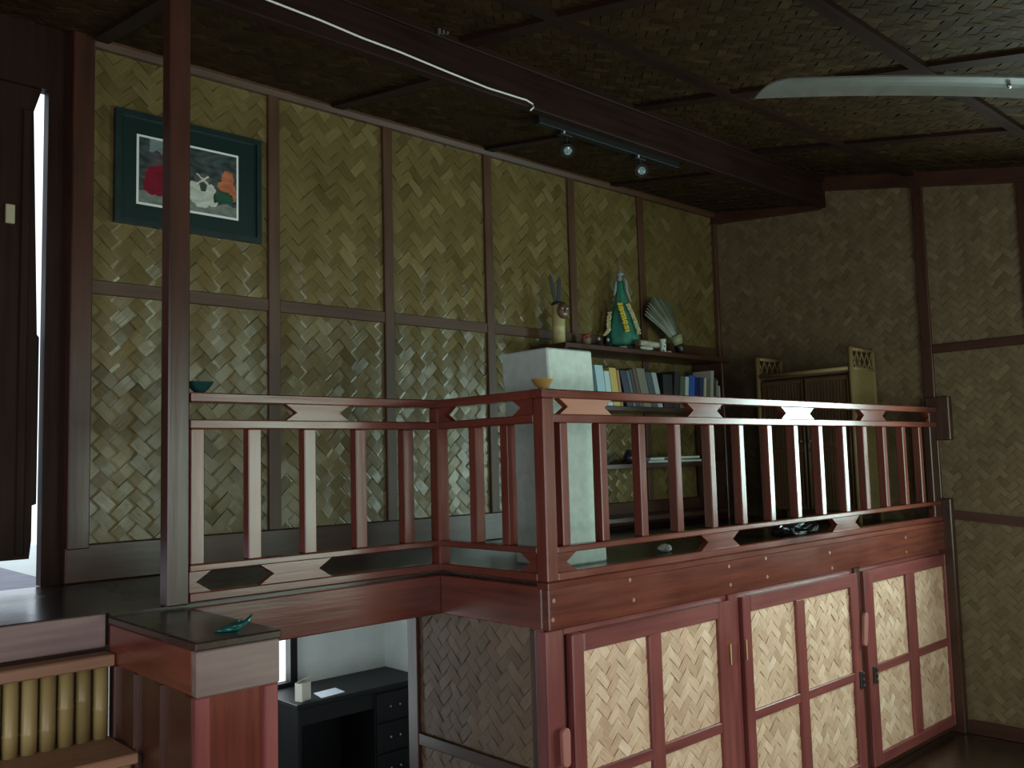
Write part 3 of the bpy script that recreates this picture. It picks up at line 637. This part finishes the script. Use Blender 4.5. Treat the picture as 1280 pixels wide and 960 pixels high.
# draped figure with garlands
gx = at(778, 424, 1, -.105)[0]; gy = -.105
t = thing('draped_figure', (gx, gy, SHT), 'small shrine figure draped in green cloth with yellow garlands on the bookshelf', 'figure', rot=(0, 0, math.radians(-46)))
GC = flat('green_cloth', (.020, .155, .105), .55, noise=.25, nscale=25)
box('base', flat('dark_lacquer', (.015, .012, .012), .3), t, gx-.06, gx+.06, gy-.05, gy+.05, SHT, SHT+.042, .006)
box('base_plaque', flat('plaque_gilt', (.55, .40, .25), .4), t, gx-.022, gx+.022, gy-.053, gy-.049, SHT+.008, SHT+.034, .002)
V = []; F = []; n = 40; prof = [(.080, .040), (.106, .055), (.102, .09), (.092, .14), (.076, .20), (.056, .255), (.038, .31), (.030, .36), (.022, .415), (.014, .44)]
for r_, z in prof:
    for k in range(n):
        a = 2*math.pi*k/n; f_ = 1+.06*math.sin(a*8+z*9)*min(1, r_/.06); V.append((gx+.92*r_*f_*math.cos(a), gy+.60*r_*f_*math.sin(a), SHT+z))
for i in range(len(prof)-1):
    for k in range(n): F.append((i*n+k, i*n+(k+1) % n, (i+1)*n+(k+1) % n, (i+1)*n+k))
F.append(tuple(range(n))[::-1]); F.append(tuple((len(prof)-1)*n+k for k in range(n)))
m = MB(); m.add(V, F); m.build('robe', GC, t, smooth=True)
GRYN = flat('veil_grey', (.22, .25, .25), .6)
MB().ball((gx, gy, SHT+.455), .022, .020, .028, 14, 10).build('head', GRYN, t, smooth=True)
MB().lathe([(.024, 0), (.020, .012), (.009, .022), (.002, .034), (.0012, .13)], (gx, gy, SHT+.468), 14).build('crown', GRYN, t, smooth=True)
for s_ in (-1, 1):
    MB().tube([(gx+s_*.013, gy-.012, SHT+.46), (gx+s_*.032, gy-.020, SHT+.42), (gx+s_*.034, gy-.022, SHT+.37), (gx+s_*.058, gy-.018, SHT+.30)], [.009, .011, .008, .004], 8).build('veil', GRYN, t, smooth=True)
YF = flat('marigold', (.60, .46, .05), .6); CF = flat('jasmine', (.48, .44, .24), .6)
def garland(pts, mat, r_):
    P = [Vector(p) for p in pts]
    Ls = [0]
    for a, b2 in zip(P[:-1], P[1:]): Ls.append(Ls[-1]+(b2-a).length)
    m = MB().tube(P, .003, 6); g_ = m.build('garland', mat, t)
    s_ = 0
    while s_ <= Ls[-1]:
        i = max(j for j in range(len(Ls)) if Ls[j] <= s_+1e-9); i = min(i, len(P)-2)
        c = P[i].lerp(P[i+1], (s_-Ls[i])/max(1e-6, Ls[i+1]-Ls[i]))
        for q in (-.6, .6): MB().ball((c.x+q*r_+R.uniform(-.002, .002), c.y+R.uniform(-.003, .002), c.z+R.uniform(-.003, .003)), r_, r_, r_*.8, 8, 6).build('flower', mat, g_, smooth=True)
        s_ += r_*1.45
garland([(gx-.012, gy-.052, SHT+.285), (gx+.004, gy-.062, SHT+.22), (gx+.016, gy-.070, SHT+.16), (gx+.024, gy-.074, SHT+.115)], YF, .0105)
garland([(gx+.036, gy-.036, SHT+.285), (gx+.066, gy-.042, SHT+.21), (gx+.086, gy-.046, SHT+.15), (gx+.096, gy-.050, SHT+.105)], CF, .0085)
garland([(gx-.072, gy-.040, SHT+.235), (gx-.080, gy-.046, SHT+.185), (gx-.082, gy-.052, SHT+.135), (gx-.106, gy-.054, SHT+.105)], CF, .0095)

# fan-shaped palm broom
kx = at(845, 433, 1, -.13)[0]
t = thing('palm_hand_broom', (kx, -.13, SHT), 'fan shaped palm fibre hand broom leaning on the wall above the books', 'broom')
base = Vector((kx+.005, -.15, SHT+.058))
MB().tube([base+Vector((.012, -.006, -.05)), base+Vector((.004, 0, 0)), base+Vector((-.012, .01, .04))], [.018, .032, .022], 14).build('handle', flat('broom_handle', (.018, .012, .010), .4), t, smooth=True)
MB().tube([base+Vector((-.002, .004, .02)), base+Vector((-.02, .014, .075))], [.030, .046], 14).build('binding', flat('palm_green', (.26, .29, .16), .5, noise=.2, nscale=40), t, smooth=True)
for k in range(16):
    q = k/15; ang = math.radians(50)*(1-q)+math.radians(-4)*q; Lq = .285-.045*abs(q-.45)*2
    d = Vector((-math.sin(ang), .28, math.cos(ang))).normalized(); p0 = base+Vector((-.02-.03*(1-q)+.03*q, .015-.012*math.sin(q*3.14), .055+.02*math.sin(q*3.14)))
    side = Vector((math.cos(ang), 0, math.sin(ang))); bow = Vector((0, -.012, 0))
    V = []; m = MB()
    for s1, wq in ((0, .006), (.5, .011), (.85, .010), (1, .004)):
        c = p0+d*Lq*s1+bow*math.sin(s1*3.14)
        V += [c-side*wq, c+Vector((0, -.004, 0)), c+side*wq, c+Vector((0, .002, 0))]
    F = []
    for i in range(3):
        for j in range(4): F.append((i*4+j, i*4+(j+1) % 4, i*4+4+(j+1) % 4, i*4+4+j))
    F += [(3, 2, 1, 0), (12, 13, 14, 15)]
    m.add(V, F); m.build('palm_blade', flat('palm_blade_%d' % (k % 3), [(.10, .11, .075), (.16, .17, .12), (.07, .075, .055)][k % 3], .38), t)

def X(px, py=430, y=-.13): return float(at(px, py, 1, y)[0])
# small things along the shelf
x = X(733); t = thing('flower_pot', (x, -.13, SHT), 'small brown pot with a red flower beside the bamboo vase', 'pot')
MB().lathe([(.020, 0), (.028, .05), (.030, .058), (.024, .058), (.022, .03)], (x, -.13, SHT), 16).build('pot', flat('pot_clay', (.16, .10, .07), .6), t, smooth=True)
m = MB()
for k in range(6): m.ball((x+.016*math.cos(k), -.13+.016*math.sin(k), SHT+.066+.006*(k % 3)), .010, .010, .008, 8, 6)
m.build('red_flower', flat('red_petal', (.30, .04, .035), .5), t, smooth=True)
for k, (px, lab) in enumerate(((747, 'dark stoppered perfume bottle beside the flower pot'), (758.5, 'dark stoppered perfume bottle beside the draped figure'))):
    x = X(px); t = thing('perfume_bottle', (x, -.14, SHT), lab, 'bottle', 'stoppered bottles on the bookshelf')
    MB().lathe([(.024, 0), (.027, .02), (.020, .036), (.008, .046), (.008, .052)], (x, -.14, SHT), 16).build('glass_body', flat('bottle_dark', (.03, .03, .035), .12), t, smooth=True)
    MB().ball((x, -.14, SHT+.062), .010, .010, .012, 10, 8).build('stopper', flat('stopper_pale', (.33, .34, .33), .3), t, smooth=True)
xa, xb = X(797, 426, -.226), X(823, 429, -.226)
t = thing('paper_scroll', ((xa+xb)/2, -.2, SHT), 'speckled paper roll lying in front of the draped figure', 'scroll')
MB().tube([(xa, -.226, SHT+.048), (xb, -.226, SHT+.045)], .018, 14).build('roll', flat('roll_paper', (.36, .33, .25), .7, noise=.4, nscale=60), t, smooth=False)
MB().tube([(xa-.004, -.226, SHT+.048), (xa+.012, -.226, SHT+.048)], .0192, 14).build('band', flat('roll_band', (.12, .09, .06), .6), t)
MB().tube([(xb-.012, -.226, SHT+.045), (xb+.004, -.226, SHT+.045)], .0192, 14).build('band', flat('roll_band', (.12, .09, .06), .6), t)
box('cradle', flat('dark_lacquer', (.015, .012, .012), .3), t, xa+.03, xb-.03, -.234, -.218, SHT, SHT+.026, .003)
x = X(808, 434, -.262); t = MB().ball((x, -.264, SHT+.013), .062, .012, .013, 16, 8).build('flat_stone', flat('stone_pale', (.34, .37, .32), .6, noise=.2, nscale=40), smooth=True); tag(t, 'flat pale pebble in front of the paper roll', 'stone')
x = X(828, 436, -.2)+.004; t = thing('cup', (x, -.2, SHT), 'white cylindrical cup with a dark pattern beside the palm broom', 'cup')
MB().lathe([(.019, 0), (.021, .004), (.021, .088), (.019, .090), (.018, .05)], (x, -.2, SHT), 18).build('cup_body', flat('cup_white', (.58, .62, .58), .35), t, smooth=True)
m = MB()
for k in range(5): m.ball((x-.012+.006*k, -.2-.0175-.002*math.sin(k), SHT+.018+.012*((k*2) % 5)), .006, .003, .007, 8, 6)
m.build('dark_pattern', flat('cup_ink', (.05, .06, .06), .5), t)
x = X(836, 436, -.21); t = MB().ball((x, -.21, SHT+.010), .022, .016, .011, 12, 8).build('shell', flat('shell_cream', (.42, .38, .27), .5), smooth=True); tag(t, 'small cream shell beside the white cup', 'shell')

# rattan cabinet against the right wall
rc = thing('rattan_cabinet', (-.16, -.80, ZL), 'rattan cabinet with lattice topped end panels by the brown woven wall', 'cabinet')
RT, RD = wood('rattan', 'z'), wood('rattandark', 'z')
cx0, cx1, cy0, cy1 = -.325, -.028, -1.105, -.495
def endp(y, nm):
    e = box('end_panel', flat('rattan_sheet', (.19, .135, .055), .5, noise=.12, nscale=40), rc, cx0+.012, cx1-.012, y-.006, y+.006, ZL+.06, 2.025, 0)
    for x in (cx0+.012, cx1-.012): MB().tube([(x, y, ZL), (x, y, 2.152)], .014, 10).build('pole', RT, e, smooth=True)
    for z in (2.142, 2.03, ZL+.07): MB().tube([(cx0+.012, y, z), (cx1-.012, y, z)], .011, 10).build('cross_pole', RT, e, smooth=True)
    n = 4; sw = (cx1-cx0-.05)/n
    for k in range(n):
        a = cx0+.025+k*sw
        MB().tube([(a, y-.004, 2.038), (a+sw*.5, y-.004, 2.085), (a+sw, y-.004, 2.134)], .004, 6).build('lattice_cane', RT, e)
        MB().tube([(a+sw, y+.004, 2.038), (a+sw*.5, y+.004, 2.085), (a, y+.004, 2.134)], .004, 6).build('lattice_cane', RT, e)
endp(cy0, 0); endp(cy1, 1)
box('top', RD, rc, cx0+.01, cx1-.01, cy0+.012, cy1-.012, 2.005, 2.03, .004)
MB().tube([(cx0+.008, cy0+.015, 2.030), (cx0+.008, cy1-.015, 2.030)], .012, 10).build('edge_pole', wood('rattan', 'y'), rc, smooth=True)
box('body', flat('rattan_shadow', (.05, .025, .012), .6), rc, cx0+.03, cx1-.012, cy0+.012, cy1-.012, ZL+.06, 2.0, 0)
for (ya, yb) in ((cy0+.018, (cy0+cy1)/2-.003), ((cy0+cy1)/2+.003, cy1-.018)):
    dd = MB()
    n = 12; wq = (yb-ya-.04)/n
    for k in range(n): dd.box(cx0+.014, cx0+.026, ya+.02+k*wq+.002, ya+.02+(k+1)*wq-.002, ZL+.09, 1.97)
    o = dd.build('door_slats', RD, rc); o['kind'] = 'stuff'
    for y in (ya+.010, yb-.010): MB().tube([(cx0+.016, y, ZL+.07), (cx0+.016, y, 1.99)], .010, 8).build('door_pole', RD, rc, smooth=True)
    for z in (ZL+.08, 1.565, 1.98): box('door_rail', RD, rc, cx0+.008, cx0+.024, ya+.01, yb-.01, z-.012, z+.012, .003)
    MB().ball((cx0+.0, (cy0+cy1)/2+(.03 if ya > -.82 else -.03), 1.62), .010).build('knob', flat('knob_dull', (.12, .11, .09), .4), rc, smooth=True)

# bowls on the railing
def bowl(c, r_, h_, mat, label, cat='bowl'):
    t = MB().lathe([(.35*r_, 0), (.42*r_, .1*h_), (.80*r_, .55*h_), (r_, .96*h_), (1.02*r_, h_), (.95*r_, .98*h_), (.72*r_, .55*h_), (.3*r_, .2*h_)], c, 24).build('bowl', mat, smooth=True)
    tag(t, label, cat)
q = at(249, 490, 1, Y1+.03); bowl((q[0], Y1+.028, 1.787), .042, .034, flat('teal_glaze', (.008, .038, .038), .3), 'small teal bowl on the railing next to the slim post')
bowl((X2+.026, Y3+.026, 1.787), .038, .034, flat('gold_brass', (.50, .30, .10), .35, .6), 'small brass coloured bowl on the railing corner')
# ornament on the pedestal
q = at(290, 787, 2, 1.14)
t = thing('teal_leaf_ornament', (q[0], q[1], 1.138), 'small teal leaf shaped ornament on the pedestal top', 'ornament', rot=(0, 0, math.radians(-8)))
TG = flat('teal_gloss', (.008, .075, .068), .25)
m = MB(); V = []; F = []
prof = [(-.045, .003, .004), (-.03, .014, .010), (-.01, .022, .016), (.012, .018, .020), (.032, .010, .022), (.052, .003, .036)]
for x_, wv, z in prof:
    V += [(x_, -wv, .001 if x_ < .03 else z-.012), (x_, -wv*.6, z*.8), (x_, 0, z), (x_, wv*.6, z*.8), (x_, wv, .001 if x_ < .03 else z-.012)]
for i in range(len(prof)-1):
    for j in range(4): F.append((i*5+j, i*5+j+1, i*5+6+j, i*5+5+j))
    F.append((i*5+4, i*5, i*5+5, i*5+9))
F += [(4, 3, 2, 1, 0), tuple(len(V)-5+k for k in range(5))]
m.add(V, F); m.build('leaf_body', TG, t, local=True, smooth=True)
for k in (-1, 1): MB().tube([(-.01, k*.010, .010), (.015, k*.022, .014), (.035, k*.026, .022)], [.004, .005, .001], 6).build('leaf_tip', TG, t, local=True, smooth=True)
# things lying on the loft floor
q = at(831, 690, 2, ZL); m = MB().ball((q[0], q[1], ZL+.016), .035, .03, .016, 12, 8)
m.v = [(x+R.uniform(-.004, .004), y+R.uniform(-.004, .004), max(ZL+.001, z+R.uniform(-.003, .003))) for x, y, z in m.v]
t = m.build('crumpled_paper', flat('paper_white', (.62, .66, .64), .5)); tag(t, 'crumpled white paper on the loft floor behind the railing', 'paper')
q0, q1 = at(955, 676, 2, ZL), at(1030, 664, 2, ZL); c = (q0+q1)/2
m = MB().ball((c[0], max(c[1], -1.36), ZL+.035), .20, .05, .040, 22, 14)
m.v = [(x+R.uniform(-.012, .012), y+R.uniform(-.008, .008), max(ZL+.001, z+R.uniform(-.010, .010))) for x, y, z in m.v]
t = m.build('plastic_bag', flat('bag_black', (.008, .008, .009), .16)); tag(t, 'shiny black plastic bag on the loft floor behind the railing', 'bag')
